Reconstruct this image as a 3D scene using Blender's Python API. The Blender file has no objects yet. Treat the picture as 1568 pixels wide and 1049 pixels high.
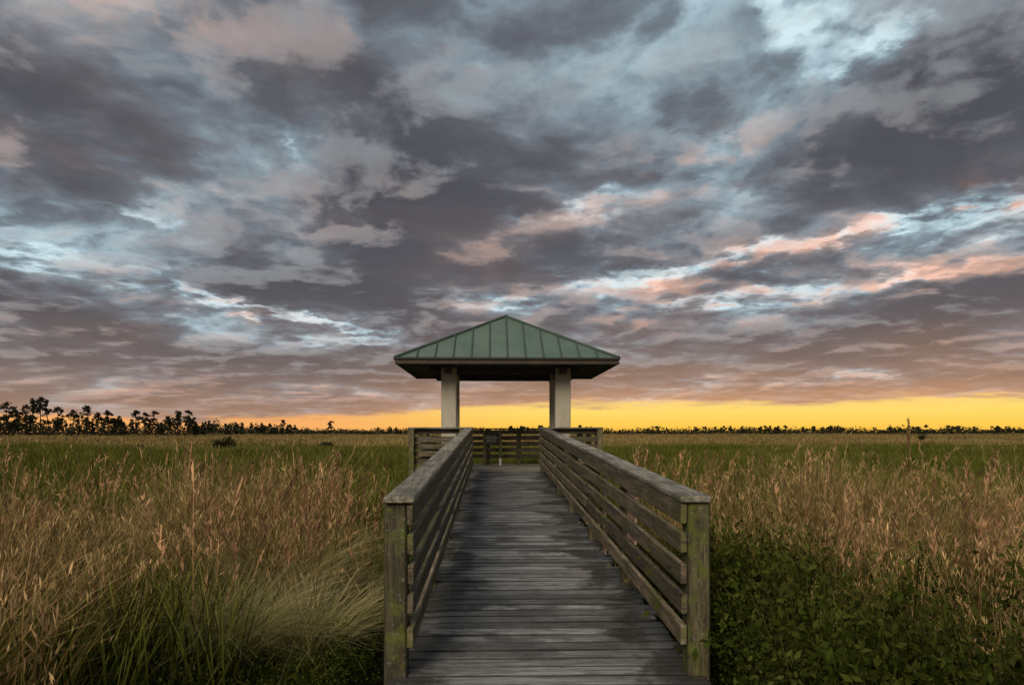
import bpy, math, random
import numpy as np
from mathutils import Vector
random.seed(7); rng=np.random.default_rng(11)
sc=bpy.context.scene
YAW=math.radians(1.65); CX=-0.33; CZ=1.69; F=1045.0
fw=np.array([math.sin(YAW),math.cos(YAW)]); rt=np.array([math.cos(YAW),-math.sin(YAW)])
def loc(tn,d):
    p=np.array([CX,0.0])+fw*d+rt*(tn*d); return float(p[0]),float(p[1])
# ---------------------------------------------------------------- camera
cd=bpy.data.cameras.new("camera"); cam=bpy.data.objects.new("camera",cd); sc.collection.objects.link(cam)
cd.sensor_width=36; cd.lens=24; cd.shift_y=0.0877; cd.clip_start=0.05; cd.clip_end=12000
cam.location=(CX,0,CZ); cam.rotation_euler=(math.radians(90),0,-YAW); sc.camera=cam
sc.view_settings.view_transform='Standard'; sc.view_settings.look='None'; sc.view_settings.exposure=0
# ---------------------------------------------------------------- node helper
class NT:
    def __init__(s,tree): s.t=tree; s.n=tree.nodes; s.l=tree.links
    def new(s,ty,**k):
        nd=s.n.new(ty)
        for a,b in k.items(): setattr(nd,a,b)
        return nd
    def put(s,sock,v):
        if v is None: return
        if isinstance(v,bpy.types.NodeSocket): s.l.new(v,sock)
        else:
            if isinstance(v,(tuple,list)) and sock.type=='RGBA' and len(v)==3: v=(*v,1)
            sock.default_value=v
    def m(s,op,a,b=None,c=None,clamp=False):
        nd=s.new('ShaderNodeMath',operation=op,use_clamp=clamp)
        s.put(nd.inputs[0],a); s.put(nd.inputs[1],b); s.put(nd.inputs[2],c); return nd.outputs[0]
    def vm(s,op,a,b=None,scale=None):
        nd=s.new('ShaderNodeVectorMath',operation=op)
        s.put(nd.inputs[0],a); s.put(nd.inputs[1],b)
        if scale is not None: s.put(nd.inputs['Scale'],scale)
        return nd.outputs[0]
    def comb(s,x,y,z):
        nd=s.new('ShaderNodeCombineXYZ'); s.put(nd.inputs[0],x); s.put(nd.inputs[1],y); s.put(nd.inputs[2],z); return nd.outputs[0]
    def sep(s,v):
        nd=s.new('ShaderNodeSeparateXYZ'); s.put(nd.inputs[0],v); return nd.outputs
    def noise(s,v,scale,detail=4,rough=.5,dist=0,col=False,dim='3D'):
        nd=s.new('ShaderNodeTexNoise',noise_dimensions=dim); s.put(nd.inputs['Vector'],v); nd.inputs['Scale'].default_value=scale
        nd.inputs['Detail'].default_value=detail; nd.inputs['Roughness'].default_value=rough; nd.inputs['Distortion'].default_value=dist
        return nd.outputs['Color' if col else 'Fac']
    def ss(s,v,a,b,lo=0.,hi=1.):
        nd=s.new('ShaderNodeMapRange',interpolation_type='SMOOTHSTEP')
        s.put(nd.inputs[0],v); s.put(nd.inputs[1],a); s.put(nd.inputs[2],b); s.put(nd.inputs[3],lo); s.put(nd.inputs[4],hi); return nd.outputs[0]
    def mix(s,f,a,b,bt='MIX'):
        nd=s.new('ShaderNodeMix',data_type='RGBA',blend_type=bt)
        s.put(nd.inputs[0],f); s.put(nd.inputs[6],a); s.put(nd.inputs[7],b); return nd.outputs[2]
    def ramp(s,f,pts,interp='LINEAR'):
        nd=s.new('ShaderNodeValToRGB'); s.put(nd.inputs[0],f); cr=nd.color_ramp; cr.interpolation=interp
        while len(cr.elements)<len(pts): cr.elements.new(.5)
        for e,(p,c) in zip(cr.elements,pts): e.position=p; e.color=(*c,1)
        return nd.outputs[0]
    def attr(s,name,out='Fac'):
        return s.new('ShaderNodeAttribute',attribute_name=name).outputs[out]
# ---------------------------------------------------------------- sky (world)
SUN_EL=math.radians(33); SUN_AZ=math.radians(205)
w=bpy.data.worlds.new("sky"); sc.world=w; w.use_nodes=True
T=NT(w.node_tree); T.n.clear()
g=T.new('ShaderNodeTexCoord').outputs['Generated']
nv=T.vm('NORMALIZE',g); x,y,z=T.sep(nv)
az=T.m('ARCTAN2',x,y); hyp=T.m('SQRT',T.m('ADD',T.m('MULTIPLY',x,x),T.m('MULTIPLY',y,y)))
v=T.m('DIVIDE',z,T.m('MAXIMUM',hyp,.02))
zz=T.m('ADD',T.m('MAXIMUM',z,0.0),.125)
P=T.comb(T.m('DIVIDE',x,zz),T.m('DIVIDE',y,zz),0.0)
wn=T.noise(P,1.3,3,.5,col=True,dim='2D'); wc_=T.vm('SUBTRACT',wn,(.5,.5,.5))
P2=T.vm('ADD',P,T.vm('SCALE',wc_,scale=.30))
wn2=T.noise(T.vm('ADD',P,(9,4,0)),4.5,5,.6,col=True,dim='2D')
wv=T.vm('SUBTRACT',wn2,(.5,.5,.5)); wx,wy,wz=T.sep(wv); bx,by,bz=T.sep(wc_)
azw=T.m('ADD',az,T.m('ADD',T.m('MULTIPLY',wx,.22),T.m('MULTIPLY',bx,.13)))
vw=T.m('ADD',v,T.m('MULTIPLY',T.m('ADD',T.m('MULTIPLY',wy,.14),T.m('MULTIPLY',by,.05)),T.m('ADD',T.m('MULTIPLY',v,1.9),.12)))
AV=T.comb(azw,vw,0.0)
def SUM(L,neg=1.0):
    o=None
    for (px,py,sx,sy,amp,rot) in L:
        if amp<0: amp*=neg
        a=math.atan((px-784)/F)
        mp=T.new('ShaderNodeMapping',vector_type='TEXTURE'); T.l.new(AV,mp.inputs[0])
        mp.inputs[1].default_value=(a+YAW,(662-py)/F*math.cos(a),0); mp.inputs[2].default_value=(0,0,math.radians(rot))
        mp.inputs[3].default_value=(2.3*sx/F*math.cos(a)**2,2.3*sy/F*math.cos(a),1)
        gr=T.new('ShaderNodeTexGradient',gradient_type='QUADRATIC_SPHERE'); T.l.new(mp.outputs[0],gr.inputs[0])
        o=T.m('MULTIPLY_ADD',gr.outputs['Fac'],amp,0.0 if o is None else o)
    return o
def FB(off):
    p=T.vm('ADD',P2,off)
    a=T.noise(p,1.15,10,.56,dim='2D')
    vo=T.new('ShaderNodeTexVoronoi',voronoi_dimensions='2D',feature='F1'); T.l.new(T.vm('ADD',p,T.vm('SCALE',wv,scale=.30)),vo.inputs['Vector'])
    vo.inputs['Scale'].default_value=3.0; vo.inputs['Detail'].default_value=2.0; vo.inputs['Roughness'].default_value=.5
    return T.m('ADD',T.m('MULTIPLY',a,.88),T.m('MULTIPLY',T.m('SUBTRACT',.78,vo.outputs['Distance']),.135))
F1=FB((0,0,0)); F2=FB((.05,.13,0))
blobs=[(640,290,300,60,.10,-8),(680,450,150,45,.17,0),(900,250,220,50,.08,10),(330,550,260,22,.10,0),(1330,505,300,28,.12,0),
(110,500,150,30,.09,-10),(1330,240,260,45,.10,8),(1010,375,160,22,.10,10),(200,350,260,30,.05,-8),(800,560,500,16,.06,0),(1480,110,120,60,.08,20),(900,110,220,50,.04,0),
(1215,25,70,34,-.20,-30),(1345,70,70,24,-.24,0),(1520,335,110,20,-.21,8),(1230,376,220,11,-.27,6),(1420,425,240,13,-.20,4),(960,430,90,11,-.21,5),
(1110,455,130,10,-.21,4),(60,400,190,12,-.15,-8),(370,463,130,9,-.22,-10),(520,495,90,8,-.21,-8),(775,465,50,14,-.2,0),(860,330,110,14,-.12,10),(440,220,60,26,-.12,-30),
(560,525,80,6,-.18,0),(1300,575,220,7,-.12,2),(150,320,140,10,-.08,-8)]
D=T.m('ADD',F1,SUM(blobs,1.5))
t=T.ss(D,.12,.65)
base=T.ramp(t,[(0.0,(.66,.84,.89)),(.16,(.42,.56,.63)),(.33,(.240,.315,.36)),(.52,(.172,.203,.238)),(.74,(.124,.129,.147)),(1.0,(.075,.072,.083))])
dlt=T.m('SUBTRACT',F2,F1)
lit=T.ss(dlt,-.005,.105); shd=T.ss(dlt,.005,-.11)
base=T.mix(T.m('MULTIPLY',lit,.52),base,(.32,.33,.345))
base=T.mix(T.m('MULTIPLY',shd,.46),base,(.082,.085,.100))
pinks=[(1090,420,240,42,.95,6),(1470,310,180,44,1.1,8),(350,470,140,16,.8,-8),(730,430,70,45,.65,0),(720,350,220,50,.5,0),(120,230,240,90,.5,0),(230,30,260,70,.55,0),
(1060,260,170,45,.8,10),(1300,590,400,26,.95,0),(350,600,500,22,.8,0),(200,510,250,20,.5,0),(1500,415,170,24,1.0,0),(950,500,150,20,.6,0),(650,60,150,30,.3,0),(1480,520,220,25,.6,0),(1300,450,200,20,.8,4)]
pk=SUM(pinks)
pn=T.noise(T.vm('ADD',P2,(3,7,5)),2.2,5,.6,dim='2D')
pk=T.m('MULTIPLY',pk,T.m('ADD',T.m('MULTIPLY',T.ss(pn,.38,.64),.55),T.m('MULTIPLY',lit,.85)),clamp=True)
lum=T.new('ShaderNodeRGBToBW'); T.l.new(base,lum.inputs[0]); L=lum.outputs[0]
pinkc=T.vm('SCALE',(1.75,1.03,.77),scale=T.m('ADD',T.m('MULTIPLY',L,.98),.03))
col=T.mix(T.m('MULTIPLY',pk,.9),base,pinkc)
low=T.m('EXPONENT',T.m('MULTIPLY',T.m('MAXIMUM',v,0.0),-15.0))
col=T.mix(T.m('MULTIPLY',low,.62),col,(.36,.23,.19))
rightness=T.ss(az,-.30,.10)
hn=T.noise(T.comb(T.m('MULTIPLY',az,6.0),T.m('MULTIPLY',v,50.0),3.0),1.0,7,.62)
vb=T.m('ADD',.020,T.m('ADD',T.m('MULTIPLY',rightness,.021),T.m('MULTIPLY',T.m('SUBTRACT',hn,.5),.044)))
strip=T.ss(T.m('SUBTRACT',v,vb),.005,-.005)
glow=T.ramp(T.m('MULTIPLY',v,20.0),[(0.0,(1.0,.50,.05)),(.2,(1.0,.60,.07)),(.6,(1.0,.71,.14)),(1.0,(1.0,.62,.20))])
gl=T.mix(rightness,(.95,.43,.13),glow)
halo=T.m('MULTIPLY',T.m('EXPONENT',T.m('MULTIPLY',T.m('MAXIMUM',T.m('SUBTRACT',v,.03),0.0),-24.0)),T.m('ADD',T.m('MULTIPLY',T.m('MULTIPLY',hn,rightness),.80),.20))
col=T.mix(halo,col,(.95,.43,.15))
ahead=T.ss(T.m('ABSOLUTE',T.m('SUBTRACT',az,.3)),1.9,.9)
col=T.mix(T.m('MULTIPLY',strip,T.m('MULTIPLY',ahead,.97)),col,gl)
sky=T.new('ShaderNodeTexSky'); sky.sky_type='NISHITA'; sky.sun_disc=False; sky.sun_elevation=SUN_EL; sky.sun_rotation=SUN_AZ
col=T.vm('ADD',col,T.vm('SCALE',sky.outputs[0],scale=.003))
bg=T.new('ShaderNodeBackground'); T.l.new(col,bg.inputs[0]); bg.inputs[1].default_value=1.0
T.l.new(bg.outputs[0],T.new('ShaderNodeOutputWorld').inputs[0])
# ---------------------------------------------------------------- sun (added soft warm fill from behind the camera)
sd=bpy.data.lights.new("fill_sun",'SUN'); sd.energy=2.2; sd.angle=math.radians(30); sd.color=(1,.86,.69)
so=bpy.data.objects.new("fill_sun",sd); sc.collection.objects.link(so)
dirv=Vector((math.sin(SUN_AZ)*math.cos(SUN_EL),math.cos(SUN_AZ)*math.cos(SUN_EL),math.sin(SUN_EL)))
so.rotation_euler=dirv.to_track_quat('Z','Y').to_euler(); so.location=(0,-10,20)
# ---------------------------------------------------------------- materials
def newmat(n):
    m=bpy.data.materials.new(n); m.use_nodes=True; t_=NT(m.node_tree); t_.n.clear()
    return m,t_
def principled(t_,col,rough=.6,normal=None,spec=.4,metal=0):
    b=t_.new('ShaderNodeBsdfPrincipled'); t_.put(b.inputs['Base Color'],col); t_.put(b.inputs['Roughness'],rough)
    b.inputs['Specular IOR Level'].default_value=spec; b.inputs['Metallic'].default_value=metal
    if normal is not None: t_.l.new(normal,b.inputs['Normal'])
    t_.l.new(b.outputs[0],t_.new('ShaderNodeOutputMaterial').inputs[0]); return b
def bump(t_,h,st,dist=.01):
    b=t_.new('ShaderNodeBump'); b.inputs['Strength'].default_value=st; b.inputs['Distance'].default_value=dist
    t_.l.new(h,b.inputs['Height']); return b.outputs[0]
def wood(name,dark,lightc,moss,mossamt,rough=.6,deck=False,spec=.4,rv=.8):
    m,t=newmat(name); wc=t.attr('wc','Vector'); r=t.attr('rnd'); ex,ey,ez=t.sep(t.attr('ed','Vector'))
    gr=t.noise(t.vm('MULTIPLY',wc,(2.2,26,26)),1.0,6,.62,.5)
    fine=t.noise(t.vm('MULTIPLY',wc,(9,110,110)),1.0,3,.6)
    obj=t.new('ShaderNodeTexCoord').outputs['Object']
    bl=t.noise(obj,2.2,5,.6); sp=t.noise(obj,14,4,.6)
    c=t.mix(t.ss(gr,.32,.68),dark,lightc)
    c=t.mix(t.m('MULTIPLY',t.ss(fine,.50,.36),.65),c,tuple(k*.3 for k in dark))
    c=t.vm('SCALE',c,scale=t.m('ADD',1-rv*.5,t.m('MULTIPLY',r,rv)))
    c=t.mix(t.m('MULTIPLY',t.ss(bl,.50,.66),.65),c,tuple(k*.45 for k in dark))
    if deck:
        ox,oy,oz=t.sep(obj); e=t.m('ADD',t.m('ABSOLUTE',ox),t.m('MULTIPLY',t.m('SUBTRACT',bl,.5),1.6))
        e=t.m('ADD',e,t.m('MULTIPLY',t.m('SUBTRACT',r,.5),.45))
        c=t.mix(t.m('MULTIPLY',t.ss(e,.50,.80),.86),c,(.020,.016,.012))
    mm=t.m('MULTIPLY',t.ss(t.m('ADD',t.m('MULTIPLY',bl,.5),t.m('MULTIPLY',sp,.5)),.48,.60),mossamt)
    c=t.mix(mm,c,moss)
    lich=t.m('MULTIPLY',t.ss(t.noise(obj,38,3,.6),.62,.69),.45)
    c=t.mix(lich,c,(.30,.31,.27))
    edge_dirt_ao=t.ss(t.m('ABSOLUTE',ex),.80,1.0)  # board edges darkened: dirt plus gap occlusion painted into the colour
    c=t.mix(t.m('MULTIPLY',edge_dirt_ao,.9 if deck else .4),c,tuple(k*.12 for k in dark))
    h=t.m('ADD',t.m('MULTIPLY',gr,.7),t.m('MULTIPLY',fine,.5))
    principled(t,c,t.m('ADD',rough-.12,t.m('MULTIPLY',bl,.25)),bump(t,h,.8,.007),spec); return m
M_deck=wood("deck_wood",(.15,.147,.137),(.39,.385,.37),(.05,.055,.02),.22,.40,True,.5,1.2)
M_rail=wood("rail_wood",(.075,.060,.038),(.31,.245,.16),(.15,.15,.035),.75,.7,rv=.9)
M_cap=wood("cap_wood",(.15,.14,.11),(.44,.40,.32),(.17,.17,.07),.45,.6)
M_post=wood("post_wood",(.06,.05,.025),(.18,.155,.08),(.11,.13,.02),.9,.75)
M_fresh=wood("fresh_wood",(.60,.36,.26),(.9,.60,.46),(.4,.3,.2),.1,.7)
def simple(name,c1,c2,scale,rough=.6,metal=0,bst=.2,spec=.4,streak=(1,1,1)):
    m,t=newmat(name); o=t.new('ShaderNodeTexCoord').outputs['Object']
    n=t.noise(t.vm('MULTIPLY',o,streak),scale,6,.6); n2=t.noise(o,scale*9,3,.6)
    c=t.mix(t.ss(t.m('ADD',t.m('MULTIPLY',n,.75),t.m('MULTIPLY',n2,.25)),.35,.65),c1,c2)
    principled(t,c,rough,bump(t,n2,bst,.004),spec,metal); return m
M_roof=simple("green_metal_roof",(.105,.165,.128),(.148,.215,.172),1.3,.5,0,.05,.4,(1,1,.4))
M_seam=simple("green_metal_seam",(.055,.09,.07),(.085,.13,.10),1.3,.5,0,.05,.4)
M_trim=simple("dark_trim",(.030,.035,.028),(.05,.055,.042),3,.5)
M_fasc=simple("fascia_wood",(.040,.032,.020),(.065,.052,.032),4,.6)
M_soff=simple("soffit_boards",(.05,.045,.04),(.08,.07,.06),4,.8)
M_conc=simple("column_stucco",(.40,.37,.27),(.54,.50,.39),2.2,.8,0,.5,.3,(1,1,.35))
M_sign=simple("sign_panel",(.02,.018,.016),(.035,.03,.028),5,.4)
M_white=simple("white_paint",(.6,.6,.58),(.75,.75,.72),8,.5)
# ---------------------------------------------------------------- board builder
class B:
    def __init__(s): s.v=[];s.f=[];s.mi=[];s.wc=[];s.r=[];s.ed=[]
    def beam(s,p0,p1,wd,ht,mat=0,up=(0,0,1),bev=.006,r=None):
        p0=Vector(p0);p1=Vector(p1); d=(p1-p0); Ln=d.length; d.normalize(); u=Vector(up)
        sd_=d.cross(u).normalized(); u=sd_.cross(d).normalized()
        a,b=wd/2,ht/2; e=min(bev,a*.5,b*.5)
        def sec(k): 
            A,Bb=a-k,b-k
            return [(-A+e,-Bb),(A-e,-Bb),(A,-Bb+e),(A,Bb-e),(A-e,Bb),(-A+e,Bb),(-A,Bb-e),(-A,-Bb+e)]
        o=len(s.v); off=(random.uniform(0,40),random.uniform(0,9),random.uniform(0,9)); r=random.random() if r is None else r
        for (tt,k) in ((0,e*.8),(e,0),(Ln-e,0),(Ln,e*.8)):
            for (q,h) in sec(k):
                P_=p0+d*tt+sd_*q+u*h; s.v.append(P_[:]); s.wc.append((tt+off[0],q+off[1],h+off[2])); s.r.append(r); s.ed.append((q/a,h/b,0))
        for i in range(3):
            for j in range(8):
                s.f.append((o+i*8+j,o+i*8+(j+1)%8,o+i*8+8+(j+1)%8,o+i*8+8+j)); s.mi.append(mat)
        s.f.append(tuple(o+j for j in range(7,-1,-1))); s.mi.append(mat)
        s.f.append(tuple(o+24+j for j in range(8))); s.mi.append(mat)
    def poly(s,vs,faces,mat=0):
        o=len(s.v)
        for p in vs: s.v.append(tuple(p)); s.wc.append(tuple(p)); s.r.append(.5); s.ed.append((0,0,0))
        for f in faces: s.f.append(tuple(o+i for i in f)); s.mi.append(mat)
    def make(s,name,mats,parent=None):
        me=bpy.data.meshes.new(name); me.from_pydata(s.v,[],s.f)
        for m in mats: me.materials.append(m)
        me.polygons.foreach_set('material_index',s.mi)
        a=me.attributes.new('wc','FLOAT_VECTOR','POINT'); a.data.foreach_set('vector',np.array(s.wc,dtype=np.float32).ravel())
        a=me.attributes.new('ed','FLOAT_VECTOR','POINT'); a.data.foreach_set('vector',np.array(s.ed,dtype=np.float32).ravel())
        a=me.attributes.new('rnd','FLOAT','POINT'); a.data.foreach_set('value',np.array(s.r,dtype=np.float32))
        me.update(); ob=bpy.data.objects.new(name,me); sc.collection.objects.link(ob)
        if parent: ob.parent=parent
        return ob
def empty(n,l=(0,0,0)):
    e=bpy.data.objects.new(n,None); sc.collection.objects.link(e); e.empty_display_size=.3; return e
J=lambda a: random.uniform(-a,a)
# ---------------------------------------------------------------- boardwalk
Y0,Y1=3.25,16.5; ZF=.25; YF=4.1; SL=.495/12.4; ZP=.745
dz=lambda yy: ZF+SL*(yy-YF) if yy<Y1 else ZP
bw=empty("boardwalk"); b=B(); yy=Y0
while yy<Y1-.05:
    L0=.92; a_=J(.005)
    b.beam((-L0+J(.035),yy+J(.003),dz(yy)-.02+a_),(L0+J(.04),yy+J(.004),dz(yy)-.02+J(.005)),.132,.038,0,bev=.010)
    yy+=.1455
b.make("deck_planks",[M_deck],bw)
b=B(); yy=Y1+.08
while yy<20.55:
    b.beam((-2.35+J(.02),yy,ZP-.02+J(.002)),(2.35+J(.02),yy,ZP-.02+J(.002)),.138,.038,0,bev=.005); yy+=.1455
b.make("platform_planks",[M_cap],bw)
b=B()
for X in (-.78,0,.78): b.beam((X,Y0+.02,dz(Y0)-.135),(X,Y1,ZP-.135),.05,.18,0)
for X in (-2.3,-1.1,0,1.1,2.3): b.beam((X,16.53,ZP-.145),(X,20.55,ZP-.145),.05,.2,0)
for Y in (16.5,20.58): b.beam((-2.34,Y,ZP-.16),(2.34,Y,ZP-.16),.05,.22,0)
for X in (-2.2,-.9,.9,2.2):
    for Y in (16.8,18.6,20.4): b.beam((X,Y,-.2),(X,Y,ZP-.25),.14,.14,0,up=(0,1,0))
b.make("stringers",[M_rail],bw)
# ---------------------------------------------------------------- railings
RH=1.07
def rail_run(b,p0,p1,inner,n_posts,boards=5,bh=.118,toe=.05):
    p0=Vector(p0);p1=Vector(p1); inn=Vector(inner); D_=(p1-p0); n=n_posts-1
    dirn=D_.normalized()
    for i in range(n_posts):
        p=p0+D_*(i/n)
        b.beam((p.x+J(.006),p.y,-.3),(p.x+J(.008),p.y+J(.008),p.z+RH-.042),.135,.135,1,up=(0,1,0) ,bev=.012)
    hts=[RH-.042-bh/2-.006-k*(RH-.042-bh-toe)/(boards-.25) for k in range(boards)]
    i=0
    while i<n:
        j=min(i+2,n)
        a=p0+D_*(i/n)-(dirn*.075 if i==0 else Vector()); c=p0+D_*(j/n)+(dirn*.07 if j==n else Vector())
        for k,h in enumerate(hts):
            q=inn*(.0675+.021+J(.003)); g_=dirn*.004
            b.beam(a+q+g_+Vector((0,0,h+J(.011))),c+q-g_+Vector((0,0,h+J(.011))),.038,bh+J(.006),0)
        i=j
    i=0
    while i<n:
        j=min(i+2,n); a=p0+D_*(i/n)-(dirn*.10 if i==0 else Vector()); c=p0+D_*(j/n)+(dirn*.08 if j==n else Vector())
        b.beam(a+inn*(.022+J(.004))+dirn*.002+Vector((0,0,RH-.021+J(.003))),c+inn*.022-dirn*.002+Vector((0,0,RH-.021+J(.003))),.185,.04,2,bev=.009)
        i=j
MR=[M_rail,M_post,M_cap,M_fresh]
b=B(); rail_run(b,(-.9,YF,ZF),(-.9,Y1-.05,ZP),(1,0,0),7); b.make("wooden_railing",MR)
b=B(); rail_run(b,(.9,YF,ZF),(.9,Y1-.05,ZP),(-1,0,0),7)
for Y,ww,tp in ((5.75,.34,.12),(7.15,.16,.06)):
    b.beam((.852,Y,dz(Y)+.05 if ww<.2 else dz(Y)+.45),(.852,Y,dz(Y)+RH-tp),.02,ww,3,up=(0,1,0))
b.make("wooden_railing",MR)
b=B()
YB=20.4
rail_run(b,(-1.06,Y1+.05,ZP),(-2.28,Y1+.05,ZP),(0,1,0),2)
rail_run(b,(1.06,Y1+.05,ZP),(2.28,Y1+.05,ZP),(0,1,0),2)
rail_run(b,(-2.28,Y1+.25,ZP),(-2.28,YB-.2,ZP),(1,0,0),3)
rail_run(b,(2.28,Y1+.25,ZP),(2.28,YB-.2,ZP),(-1,0,0),3)
rail_run(b,(-2.28,YB,ZP),(2.28,YB,ZP),(0,-1,0),6)
b.make("platform_railing",MR)
s=empty("information_sign"); b=B()
b.beam((-.36,19.7,ZP+.62),(-.36,19.7,ZP+.88),.42,.02,0,up=(0,1,0),bev=.004)
for k,wd in enumerate((.3,.34,.26,.3)): b.beam((-.36-wd/2,19.687,ZP+.83-k*.05),(-.36+wd/2,19.687,ZP+.83-k*.05),.004,.012,1,bev=.001)
b.make("panel",[M_sign,M_white],s)
b=B(); b.beam((-.1,19.72,ZP),(-.1,19.72,ZP+1.0),.09,.09,0,up=(0,1,0)); b.beam((-.56,19.72,ZP),(-.56,19.72,ZP+.98),.07,.07,0,up=(0,1,0))
b.beam((-.56,19.755,ZP+.9),(-.06,19.755,ZP+.9),.03,.1,0)
b.beam((-.1,19.66,ZP+.0),(-.1,19.66,ZP+.2),.07,.03,1,up=(0,1,0)); b.make("posts",[M_post,M_white],s)
# ---------------------------------------------------------------- pavilion
pv=empty("pavilion"); XC=.03; HW=2.66; YA,YBk=16.2,20.75; YC=(YA+YBk)/2; HD=(YBk-YA)/2
ZS=CZ+1.62; ZE=ZS+.15; ZA=CZ+3.13
b=B(); ap=(XC,YC,ZA)
cs=[(XC-HW,YA,ZE),(XC+HW,YA,ZE),(XC+HW,YBk,ZE),(XC-HW,YBk,ZE)]
b.poly(cs+[ap],[(0,1,4),(1,2,4),(2,3,4),(3,0,4)],0)
for i in range(-6,7):
    xx=i*.43; tt=1-abs(xx)/HW
    if tt>.05:
        for (yf,sg) in ((YA,1),(YBk,-1)):
            b.beam((XC+xx,yf,ZE+.015),(XC+xx,yf+sg*tt*HD*.985,ZE+.015+tt*(ZA-ZE)*.985),.032,.05,1,bev=.003)
for i in range(-5,6):
    yy=i*.43; tt=1-abs(yy)/HD
    if tt>.03:
        for sg in (-1,1):
            b.beam((XC+sg*HW,YC+yy,ZE+.015),(XC+sg*HW*(1-tt*.985),YC+yy,ZE+.015+tt*(ZA-ZE)*.985),.032,.05,1,bev=.003)
for c in cs: b.beam((c[0],c[1],c[2]+.02),(XC,YC,ZA+.02),.10,.045,1)
b.poly([(XC-.11,YC-.1,ZA-.03),(XC+.11,YC-.1,ZA-.03),(XC+.11,YC+.1,ZA-.03),(XC-.11,YC+.1,ZA-.03),(XC,YC,ZA+.07)],[(0,1,4),(1,2,4),(2,3,4),(3,0,4)],1)
b.make("roof",[M_roof,M_seam],pv)
b=B()
for (y_,s_) in ((YA,1),(YBk,-1)):
    b.beam((XC-HW-.03,y_-s_*.02,ZE-.015),(XC+HW+.03,y_-s_*.02,ZE-.015),.04,.05,1)
    b.beam((XC-HW+.0,y_+s_*.02,ZS+.055),(XC+HW-.0,y_+s_*.02,ZS+.055),.035,.11,0)
for s_ in (-1,1):
    b.beam((XC+s_*(HW+.02),YA+.02,ZE-.015),(XC+s_*(HW+.02),YBk-.02,ZE-.015),.04,.05,1)
    b.beam((XC+s_*(HW-.02),YA+.04,ZS+.055),(XC+s_*(HW-.02),YBk-.04,ZS+.055),.035,.11,0)
b.make("fascia",[M_fasc,M_trim],pv)
b=B(); xx=XC-HW+.04
while xx<XC+HW-.05:
    b.beam((xx+.07,YA+.05,ZS+.035),(xx+.07,YBk-.05,ZS+.035),.136,.02,0,bev=.004); xx+=.14
for X in (-1.42,1.42): b.beam((X,YA+.5,ZS-.07),(X,YBk-.5,ZS-.07),.14,.18,0)
for Y in (17.3,19.1,19.5): b.beam((-1.9,Y,ZS-.075),(1.9,Y,ZS-.075),.12,.16,0)
b.make("soffit",[M_soff],pv)
b=B()
for X in (-1.42,1.45):
    b.beam((X,17.3,ZP-.9),(X,17.3,ZS+.02),.38,.38,0,up=(0,1,0),bev=.02)
    b.beam((X,19.1,ZP-.9),(X,19.1,ZS+.02),.34,.34,0,up=(0,1,0),bev=.02)
b.make("columns",[M_conc],pv)
# ---------------------------------------------------------------- ground
m,t=newmat("marsh_ground"); o=t.new('ShaderNodeTexCoord').outputs['Object']
ox,oy,oz=t.sep(o); dist=t.m('SQRT',t.m('ADD',t.m('MULTIPLY',ox,ox),t.m('MULTIPLY',oy,oy)))
n1=t.noise(o,.035,5,.6); n2=t.noise(o,.4,5,.65); n3=t.noise(o,9,4,.6)
nearc=t.mix(t.ss(n3,.35,.65),(.012,.011,.006),(.035,.032,.014))
green=t.mix(t.ss(n2,.35,.65),(.030,.040,.008),(.07,.075,.018))
tan=t.mix(t.ss(n1,.38,.6),(.14,.12,.04),(.32,.21,.09)); tan=t.mix(t.m('MULTIPLY',t.ss(n2,.5,.7),.35),tan,(.10,.08,.03))
c=t.mix(t.ss(dist,6,30),nearc,green); c=t.mix(t.ss(dist,50,90),c,tan)
principled(t,c,.95,None,.1); M_gr=m
b=B(); R=9000; b.poly([(-R,-R,0),(R,-R,0),(R,R,0),(-R,R,0)],[(0,1,2,3)]); b.make("ground",[M_gr])
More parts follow.
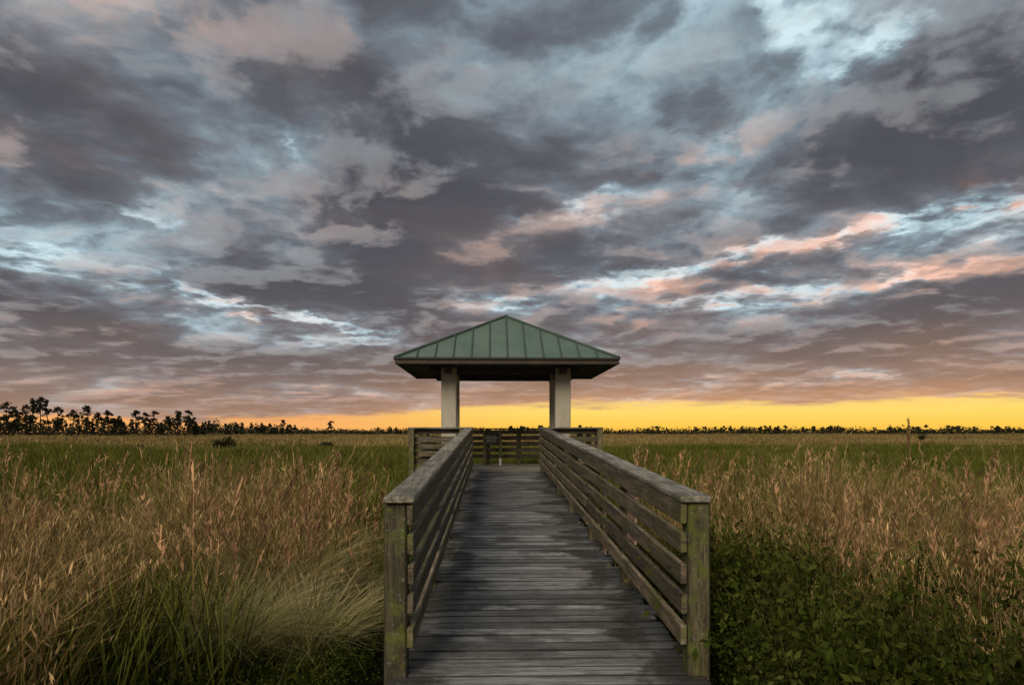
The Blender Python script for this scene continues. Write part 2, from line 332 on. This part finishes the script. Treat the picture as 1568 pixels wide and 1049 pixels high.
# ---------------------------------------------------------------- grass
def quadmesh(name,V,Fc,h,r,mat):
    me=bpy.data.meshes.new(name); V=np.asarray(V,np.float32); Fc=np.asarray(Fc,np.int32)
    me.vertices.add(len(V)); me.vertices.foreach_set('co',V.ravel())
    me.loops.add(Fc.size); me.loops.foreach_set('vertex_index',Fc.ravel())
    me.polygons.add(len(Fc)); me.polygons.foreach_set('loop_start',np.arange(0,Fc.size,4,dtype=np.int32))
    try: me.polygons.foreach_set('loop_total',np.full(len(Fc),4,dtype=np.int32))
    except Exception: pass
    a=me.attributes.new('h','FLOAT','POINT'); a.data.foreach_set('value',np.asarray(h,np.float32))
    a=me.attributes.new('r','FLOAT','POINT'); a.data.foreach_set('value',np.asarray(r,np.float32))
    me.materials.append(mat); me.update(calc_edges=True); me.validate(); return me
def blades(n,H,rad,w,lean,droop,segs=4,wind=(.12,0),plume=0,pl=(.05,.1),pw=.008,nw=11):
    Vs=[]
    ph=rng.uniform(0,2*np.pi,n); rr=rad*np.sqrt(rng.uniform(0,1,n)); th=rng.uniform(0,2*np.pi,n)
    bx_,by_=rr*np.cos(th),rr*np.sin(th)
    Hh=rng.uniform(H[0],H[1],n); ln=rng.uniform(lean[0],lean[1],n); dr=rng.uniform(droop[0],droop[1],n)*rng.uniform(.3,1,n); R_=rng.uniform(0,1,n)
    tt=np.linspace(0,1,segs+1)
    hx=np.cos(ph)[:,None]*(ln[:,None]*tt+dr[:,None]*tt**2.6)+wind[0]*tt**1.7
    hy=np.sin(ph)[:,None]*(ln[:,None]*tt+dr[:,None]*tt**2.6)+wind[1]*tt**1.7
    z_=Hh[:,None]*(tt-.45*dr[:,None]*tt**3)
    X=bx_[:,None]+Hh[:,None]*hx; Y=by_[:,None]+Hh[:,None]*hy
    wa=rng.uniform(0,np.pi,n); ww=w*rng.uniform(.6,1.3,n)[:,None]*(1-tt*.85)**.7
    for sg in (-1,1):
        Vs.append(np.stack([X+sg*.5*ww*np.cos(wa)[:,None],Y+sg*.5*ww*np.sin(wa)[:,None],z_],-1))
    A=np.stack(Vs,2)
    idx=np.arange(n*(segs+1)*2).reshape(n,segs+1,2)
    Fq=np.stack([idx[:,:-1,0],idx[:,:-1,1],idx[:,1:,1],idx[:,1:,0]],-1).reshape(-1,4)
    V=A.reshape(-1,3); h=np.repeat(np.tile(tt,n),2); r=np.repeat(R_,(segs+1)*2)
    if plume:
        PV=[];PF=[];ph_=[];pr=[];o=len(V)
        for i in range(n):
            if rng.random()>plume: continue
            for k in range(nw):
                q=rng.uniform(.74,1); 
                c=np.array([np.interp(q,tt,X[i]),np.interp(q,tt,Y[i]),np.interp(q,tt,z_[i])])
                d=rng.normal(size=3)*.28+np.array([.12,0,1.0]); d/=np.linalg.norm(d); L_=rng.uniform(*pl)*(1.25-q*.6)
                s_=np.cross(d,rng.normal(size=3)); s_/=np.linalg.norm(s_)
                a=c; e=c+d*L_; mid=c+d*L_*.5
                PV+= [a,mid-s_*pw,e,mid+s_*pw]; PF.append([o,o+1,o+2,o+3]); o+=4; ph_+=[1.15]*4; pr+=[R_[i]]*4
        if PV:
            V=np.vstack([V,np.array(PV)]); Fq=np.vstack([Fq,np.array(PF)]); h=np.concatenate([h,ph_]); r=np.concatenate([r,pr])
    return V,Fq,h,r
def grassmat(name,c0,c1,c2,alt,altamt=.5,tr=.2,psc=.6):
    m,t=newmat(name); h=t.attr('h'); r=t.attr('r'); on=t.new('ShaderNodeObjectInfo'); oi=on.outputs['Random']
    pn=t.noise(on.outputs['Location'],psc,2,.5)
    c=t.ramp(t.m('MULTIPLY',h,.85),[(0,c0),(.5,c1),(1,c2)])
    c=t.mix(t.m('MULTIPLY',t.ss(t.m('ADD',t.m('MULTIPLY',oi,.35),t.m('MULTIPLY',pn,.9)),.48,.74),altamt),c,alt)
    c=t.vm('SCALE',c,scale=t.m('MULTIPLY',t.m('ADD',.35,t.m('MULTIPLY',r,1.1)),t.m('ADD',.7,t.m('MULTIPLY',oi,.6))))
    d=t.new('ShaderNodeBsdfDiffuse'); t.l.new(c,d.inputs[0]); out=t.new('ShaderNodeOutputMaterial').inputs[0]
    if tr>0:
        tl=t.new('ShaderNodeBsdfTranslucent'); t.l.new(c,tl.inputs[0])
        mx=t.new('ShaderNodeMixShader'); mx.inputs[0].default_value=tr; t.l.new(d.outputs[0],mx.inputs[1]); t.l.new(tl.outputs[0],mx.inputs[2]); t.l.new(mx.outputs[0],out)
    else: t.l.new(d.outputs[0],out)
    return m
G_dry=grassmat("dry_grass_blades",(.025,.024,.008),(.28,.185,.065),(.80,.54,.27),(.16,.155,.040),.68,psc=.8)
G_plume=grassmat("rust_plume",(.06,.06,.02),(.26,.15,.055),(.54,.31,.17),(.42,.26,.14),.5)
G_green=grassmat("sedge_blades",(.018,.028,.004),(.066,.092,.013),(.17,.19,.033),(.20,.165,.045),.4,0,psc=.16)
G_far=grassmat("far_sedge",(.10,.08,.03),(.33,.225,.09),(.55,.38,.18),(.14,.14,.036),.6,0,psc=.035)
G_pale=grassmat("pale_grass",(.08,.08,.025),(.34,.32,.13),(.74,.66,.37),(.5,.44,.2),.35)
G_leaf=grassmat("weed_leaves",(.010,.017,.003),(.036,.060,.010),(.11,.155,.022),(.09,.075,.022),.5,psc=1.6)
def coll(name,meshes):
    c=bpy.data.collections.new(name)
    for i,me in enumerate(meshes): c.objects.link(bpy.data.objects.new("%s_tuft_%02d"%(name,i),me))
    return c
def scatter(name,collection,pts,rot,scl,idx):
    me=bpy.data.meshes.new(name); n=len(pts); me.vertices.add(n); me.vertices.foreach_set('co',np.asarray(pts,np.float32).ravel())
    a=me.attributes.new('irot','FLOAT_VECTOR','POINT'); a.data.foreach_set('vector',np.asarray(rot,np.float32).ravel())
    a=me.attributes.new('iscl','FLOAT_VECTOR','POINT'); a.data.foreach_set('vector',np.asarray(scl,np.float32).ravel())
    a=me.attributes.new('iidx','INT','POINT'); a.data.foreach_set('value',np.asarray(idx,np.int32))
    ob=bpy.data.objects.new(name,me); sc.collection.objects.link(ob)
    ng=bpy.data.node_groups.new(name+"_scatter",'GeometryNodeTree')
    ng.interface.new_socket("Geometry",in_out='INPUT',socket_type='NodeSocketGeometry'); ng.interface.new_socket("Geometry",in_out='OUTPUT',socket_type='NodeSocketGeometry')
    N=ng.nodes; gi=N.new('NodeGroupInput'); go=N.new('NodeGroupOutput'); ci=N.new('GeometryNodeCollectionInfo'); ip=N.new('GeometryNodeInstanceOnPoints')
    ci.inputs['Collection'].default_value=collection; ci.inputs['Separate Children'].default_value=True; ci.inputs['Reset Children'].default_value=True
    def na(nm,ty):
        q=N.new('GeometryNodeInputNamedAttribute'); q.data_type=ty; q.inputs[0].default_value=nm
        return [s_ for s_ in q.outputs if s_.enabled and s_.name=='Attribute'][0]
    l=ng.links; l.new(gi.outputs[0],ip.inputs['Points']); l.new(ci.outputs[0],ip.inputs['Instance']); ip.inputs['Pick Instance'].default_value=True
    l.new(na('iidx','INT'),ip.inputs['Instance Index']); l.new(na('irot','FLOAT_VECTOR'),ip.inputs['Rotation']); l.new(na('iscl','FLOAT_VECTOR'),ip.inputs['Scale'])
    l.new(ip.outputs[0],go.inputs[0]); md=ob.modifiers.new("scatter",'NODES'); md.node_group=ng; return ob
def vnoise(x,y,s,seed):
    x=np.asarray(x)*s+seed*17.3; y=np.asarray(y)*s+seed*5.7
    return .5+.25*(np.sin(x*1.3+1.7*np.sin(y*.9+seed))+np.sin(y*1.7+1.3*np.sin(x*1.1-seed)))
def field(n,d0,d1,tmax,power=1.0):
    q=rng.uniform(0,1,n); d=(d0**power+(d1**power-d0**power)*q)**(1/power); tn=rng.uniform(-tmax,tmax,n)
    X=CX+fw[0]*d+rt[0]*tn*d; Y=fw[1]*d+rt[1]*tn*d; return X,Y,d,tn
def clear(X,Y,mg=0.0): 
    return ~((np.abs(X)<1.12+mg)&(Y<16.8))&~((np.abs(X)<2.5+mg)&(Y>16.2)&(Y<20.9))
def put(name,c,nm,X,Y,S,S2=None,spin=3.14):
    n=len(X); S2=S if S2 is None else S2
    scatter(name,c,np.stack([X,Y,np.zeros(n)],-1),np.stack([rng.normal(0,.09,n),rng.normal(.03,.09,n),rng.uniform(-spin,spin,n)],-1),np.stack([S2,S2,S],-1),rng.integers(0,nm,n))
# dry golden bunch grass in uneven tufts
ms=[]
for i in range(7):
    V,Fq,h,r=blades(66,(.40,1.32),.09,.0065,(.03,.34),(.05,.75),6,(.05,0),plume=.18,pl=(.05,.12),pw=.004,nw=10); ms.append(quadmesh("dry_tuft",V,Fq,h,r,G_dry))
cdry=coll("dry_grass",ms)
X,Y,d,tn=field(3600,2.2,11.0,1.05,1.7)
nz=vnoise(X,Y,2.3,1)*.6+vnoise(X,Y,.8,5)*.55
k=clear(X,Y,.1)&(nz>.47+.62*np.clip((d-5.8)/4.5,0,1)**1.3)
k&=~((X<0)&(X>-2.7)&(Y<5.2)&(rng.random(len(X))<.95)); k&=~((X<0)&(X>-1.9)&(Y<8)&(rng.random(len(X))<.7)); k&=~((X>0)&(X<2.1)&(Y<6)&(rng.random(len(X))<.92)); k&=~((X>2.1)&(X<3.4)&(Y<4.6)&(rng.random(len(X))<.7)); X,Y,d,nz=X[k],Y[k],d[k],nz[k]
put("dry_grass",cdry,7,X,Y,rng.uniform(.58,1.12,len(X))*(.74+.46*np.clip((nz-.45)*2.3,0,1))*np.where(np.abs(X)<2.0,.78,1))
# rusty plume stalks
ms=[]
for i in range(4):
    V,Fq,h,r=blades(7,(1.0,1.55),.14,.006,(.02,.16),(.02,.25),5,(.06,0),plume=1,pl=(.07,.14),pw=.006,nw=14); ms.append(quadmesh("plume_tuft",V,Fq,h,r,G_plume))
cpl=coll("plume_grass",ms)
X,Y,d,tn=field(560,4.5,12,1.05,1.3); k=clear(X,Y,.2)&(vnoise(X,Y,1.1,3)>.58); k&=((X<-1.2)|(rng.random(len(X))<.7)); X,Y=X[k],Y[k]
put("plume_grass",cpl,4,X,Y,rng.uniform(.70,1.08,len(X)),spin=1.0)
# green sedge
ms=[]
for i in range(5):
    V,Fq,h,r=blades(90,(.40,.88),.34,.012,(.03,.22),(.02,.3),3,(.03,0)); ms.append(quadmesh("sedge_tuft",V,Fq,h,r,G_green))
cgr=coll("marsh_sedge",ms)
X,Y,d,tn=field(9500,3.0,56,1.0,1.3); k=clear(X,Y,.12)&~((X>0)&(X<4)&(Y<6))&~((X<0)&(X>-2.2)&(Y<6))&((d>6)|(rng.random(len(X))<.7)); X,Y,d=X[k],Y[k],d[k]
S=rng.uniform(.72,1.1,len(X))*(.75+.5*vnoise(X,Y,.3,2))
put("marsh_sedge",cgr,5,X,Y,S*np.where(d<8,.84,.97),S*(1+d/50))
# far field
ms=[]
for i in range(4):
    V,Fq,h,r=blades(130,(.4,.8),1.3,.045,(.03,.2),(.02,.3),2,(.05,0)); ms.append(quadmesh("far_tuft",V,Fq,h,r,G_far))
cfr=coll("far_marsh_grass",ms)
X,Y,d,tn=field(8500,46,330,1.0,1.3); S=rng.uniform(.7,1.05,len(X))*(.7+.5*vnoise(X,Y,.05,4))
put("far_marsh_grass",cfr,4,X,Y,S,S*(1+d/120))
# pale wispy clumps
V,Fq,h,r=blades(1300,(.60,1.14),.22,.0045,(.1,.65),(.3,1.2),7,(.25,-.05)); me=quadmesh("pale_bunch_grass",V,Fq,h,r,G_pale)
for (tn_,d_,s_) in ((-.42,4.7,.80),(-.30,4.8,.74),(-.35,5.7,.98)):
    ob=bpy.data.objects.new("pale_bunch_grass",me); sc.collection.objects.link(ob); lx,ly=loc(tn_,d_); ob.location=(lx,ly,0); ob.scale=(s_,s_,s_); ob.rotation_euler=(0,0,tn_*2+.7)
# leafy weeds
def weed(n,H,rad,leaf):
    V=[];Fq=[];h=[];r=[];o=0
    for i in range(n):
        a=rng.uniform(0,6.28); q=rad*math.sqrt(rng.random())*.5; bx_,by_=q*math.cos(a),q*math.sin(a); hh=rng.uniform(.35,1)*H
        tx,ty=bx_*2+rng.normal(0,.1),by_*2+rng.normal(0,.1); R_=rng.random()
        V+=[(bx_-.003,by_,0),(bx_+.003,by_,0),(tx+.002,ty,hh),(tx-.002,ty,hh)]; Fq.append([o,o+1,o+2,o+3]); o+=4; h+=[0,0,.5,.5]; r+=[R_]*4
        for k in range(34):
            tt=rng.uniform(.1,1); c=np.array([bx_+(tx-bx_)*tt,by_+(ty-by_)*tt,hh*tt])+rng.normal(0,.03,3)
            d_=rng.normal(size=3)+np.array([0,0,.35]); d_/=np.linalg.norm(d_); s_=np.cross(d_,rng.normal(size=3)); s_/=np.linalg.norm(s_); L_=leaf*rng.uniform(.5,1.4)
            V+=[c,c+d_*L_*.45-s_*L_*.24,c+d_*L_,c+d_*L_*.45+s_*L_*.24]; Fq.append([o,o+1,o+2,o+3]); o+=4; h+=[.1+.9*tt]*4; r+=[R_*.5+rng.random()*.5]*4
    return V,Fq,h,r
ms=[quadmesh("weed",*weed(22,.68,.32,.036),G_leaf) for i in range(5)]
cwd=coll("leafy_weeds",ms)
X=[];Y=[];S=[]
for i in range(620):
    if rng.random()<.68:
        xx=rng.uniform(1.2,4.2); yy=rng.uniform(2.2,6.2); q=float(vnoise(xx,yy,2.4,6)); s_=(.52+.72*q)*(1.12-.12*max(0,xx-1.5)); 
        if q<.25 and rng.random()<.6: continue
    else: xx=-rng.uniform(1.2,2.6); yy=rng.uniform(2.4,8.5); s_=.52
    X.append(xx);Y.append(yy);S.append(rng.uniform(.65,1.3)*float(s_))
put("leafy_weeds",cwd,5,np.array(X),np.array(Y),np.array(S))
# ---------------------------------------------------------------- trees
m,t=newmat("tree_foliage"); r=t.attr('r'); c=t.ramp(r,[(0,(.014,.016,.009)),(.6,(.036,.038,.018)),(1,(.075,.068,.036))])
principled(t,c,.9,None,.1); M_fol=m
m,t=newmat("tree_bark"); r=t.attr('r'); c=t.ramp(r,[(0,(.03,.022,.016)),(1,(.08,.06,.045))]); principled(t,c,.9,None,.1); M_bark=m
class TB:
    def __init__(s): s.V=[];s.F=[];s.h=[];s.r=[];s.mi=[]
    def tube(s,p0,p1,r0,r1):
        p0=np.array(p0,float);p1=np.array(p1,float); d=p1-p0; d/=np.linalg.norm(d); a=np.cross(d,[.3,.9,.1]); a/=np.linalg.norm(a); b_=np.cross(d,a); o=len(s.V); q=random.random()
        for (p,rr) in ((p0,r0),(p1,r1)):
            for k in range(5):
                an=k*2*math.pi/5; s.V.append(p+rr*(math.cos(an)*a+math.sin(an)*b_)); s.r.append(q); s.h.append(0)
        for k in range(5): s.F.append([o+k,o+(k+1)%5,o+5+(k+1)%5,o+5+k]); s.mi.append(1)
    def clump(s,c,rx,rz,n,size):
        base=rng.uniform(.1,.7)
        for i in range(n):
            d=rng.normal(size=3); d/=np.linalg.norm(d); d*=rng.random()**.45; p=np.array(c)+d*np.array([rx,rx,rz])
            a=rng.normal(size=3); a/=np.linalg.norm(a); b_=np.cross(a,rng.normal(size=3)); b_/=np.linalg.norm(b_); q=size*rng.uniform(.5,1.2); o=len(s.V)
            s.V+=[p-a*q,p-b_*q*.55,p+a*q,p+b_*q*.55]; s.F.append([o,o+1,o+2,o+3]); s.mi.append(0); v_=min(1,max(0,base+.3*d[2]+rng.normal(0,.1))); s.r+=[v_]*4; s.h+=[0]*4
    def pine(s,x,y,H,cs=1.0,dens=1.0,size=.32,low=.5):
        lx,ly=rng.normal(0,.03*H,2); top=np.array([x+lx,y+ly,H*.95]); b0=np.array([x,y,-.2]); mid=b0*.5+top*.5+np.array([rng.normal(0,.015*H),0,0])
        s.tube(b0,mid,H*.016,H*.012); s.tube(mid,top,H*.012,H*.005)
        n=int(rng.integers(14,21)*dens)
        for i in range(n):
            q=low+(1-low)*rng.random()**.9; a=rng.uniform(0,6.28); prof=math.sin(math.pi*min(1,max(.12,(q-low)/(1-low)*.8+.15)))
            rad=H*.20*cs*prof*rng.uniform(.1,1.1); c0=b0+(top-b0)*q
            c1=c0+np.array([math.cos(a)*rad,math.sin(a)*rad,H*rng.uniform(-.01,.04)]); s.tube(c0-np.array([0,0,H*.03]),c1,H*.005,H*.003)
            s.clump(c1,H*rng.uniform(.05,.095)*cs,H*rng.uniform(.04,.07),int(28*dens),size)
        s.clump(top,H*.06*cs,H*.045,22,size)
    def make(s,name):
        me=quadmesh(name,np.array(s.V),np.array(s.F),s.h,s.r,M_fol); me.materials.append(M_bark)
        if len(me.polygons)==len(s.mi): me.polygons.foreach_set('material_index',s.mi)
        ob=bpy.data.objects.new(name,me); sc.collection.objects.link(ob); return ob
tb=TB()
grove=[(-18,47,165),(8,45,170),(22,40,180),(38,44,176),(50,50,170),(62,53,172),(76,49,176),(90,40,185),(112,34,190),(133,41,190),(150,31,200),(167,34,200),(180,26,210),(208,34,200),(222,31,200),(238,33,198),(255,24,210),(272,33,200),(288,34,200),(-60,48,165),(-100,40,170),(-140,45,170)]
for px,hp,d in grove:
    lx,ly=loc((px-784)/F,d); tb.pine(lx,ly,hp/F*d+1.69,rng.uniform(.9,1.25),rng.uniform(.85,1.15),.32,rng.uniform(.36,.52))
for i in range(62):
    px=rng.uniform(-160,325); d=rng.uniform(185,240); hp=rng.uniform(14,28)*(1-.0008*max(px,0)); lx,ly=loc((px-784)/F,d); tb.pine(lx,ly,hp/F*d+1.69,rng.uniform(.8,1.2),.8,.34,rng.uniform(.3,.5))
def belt(px0,px1,d0,d1,h0,h1,n,size,jag=.5,rx=1.5):
    for i in range(n):
        q=(i+rng.random())/n; px=px0+(px1-px0)*q; d=(d0+(d1-d0)*q)*rng.uniform(.97,1.06); lx,ly=loc((px-784)/F,d)
        nz=float(vnoise(px,0,.06,2)*.6+vnoise(px,3,.21,7)*.4); hh=(h0+(h1-h0)*q)*(1-jag+jag*2*nz)*rng.uniform(.6,1.1)
        tb.clump((lx,ly,hh*.42),rx*rng.uniform(.7,1.3),max(.5,hh*.6),16,size)
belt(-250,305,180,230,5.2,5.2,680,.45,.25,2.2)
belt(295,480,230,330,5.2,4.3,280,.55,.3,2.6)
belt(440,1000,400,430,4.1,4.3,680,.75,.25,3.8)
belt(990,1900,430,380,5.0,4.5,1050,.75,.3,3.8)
for i in range(40):
    px=rng.uniform(300,460); d=rng.uniform(270,320); lx,ly=loc((px-784)/F,d); tb.pine(lx,ly,rng.uniform(3.8,6.4)*(1.1-.002*(px-300)),1.2,.5,.45)
for i in range(95):
    px=rng.choice([rng.uniform(780,900),rng.uniform(940,1570),rng.uniform(1060,1300),rng.uniform(1400,1750)]); d=rng.uniform(380,430); lx,ly=loc((px-784)/F,d); tb.pine(lx,ly,rng.uniform(3.8,6.0),1.5,.45,.6)
tb.make("distant_treeline")
for px,hp,d in ((434,19,240),(452,11,260),(507,18,230),(597,9,300),(607,8,300),(1527,10,200),(1362,9,300)):
    q=TB(); lx,ly=loc((px-784)/F,d); q.pine(0,0,hp/F*d+1.69,1.2,.7,.32,.58); ob=q.make("pine_tree"); ob.location=(lx,ly,0)
for px,d,wd in ((342,48,1.2),(497,52,.85),(406,54,.45),(212,52,.45),(1410,110,1.2)):
    q=TB(); 
    for k in range(7): q.clump((rng.normal(0,wd*.3),rng.normal(0,wd*.3),wd*rng.uniform(.25,.6)),wd*.4,wd*.32,90,.09)
    q.tube((0,0,-.5),(0,0,wd*.6),.05,.02); ob=q.make("round_bush"); lx,ly=loc((px-784)/F,d); ob.location=(lx,ly,.38)
for px,hp,d in ((1392,22,9.5),(1520,-25,9),(1470,-50,7),(1238,-30,8),(285,-12,8.5)):
    V,Fq,h,r=blades(3,(.93,1.0),.04,.010,(.01,.06),(.0,.08),6,(.03,0),plume=1,pl=(.06,.11),pw=.006,nw=22); S_=(hp/F*d+1.69)
    me=quadmesh("dead_reed",V*np.array([1,1,S_]),Fq,h,r,G_plume); ob=bpy.data.objects.new("dead_reed",me); sc.collection.objects.link(ob); lx,ly=loc((px-784)/F,d); ob.location=(lx,ly,0)
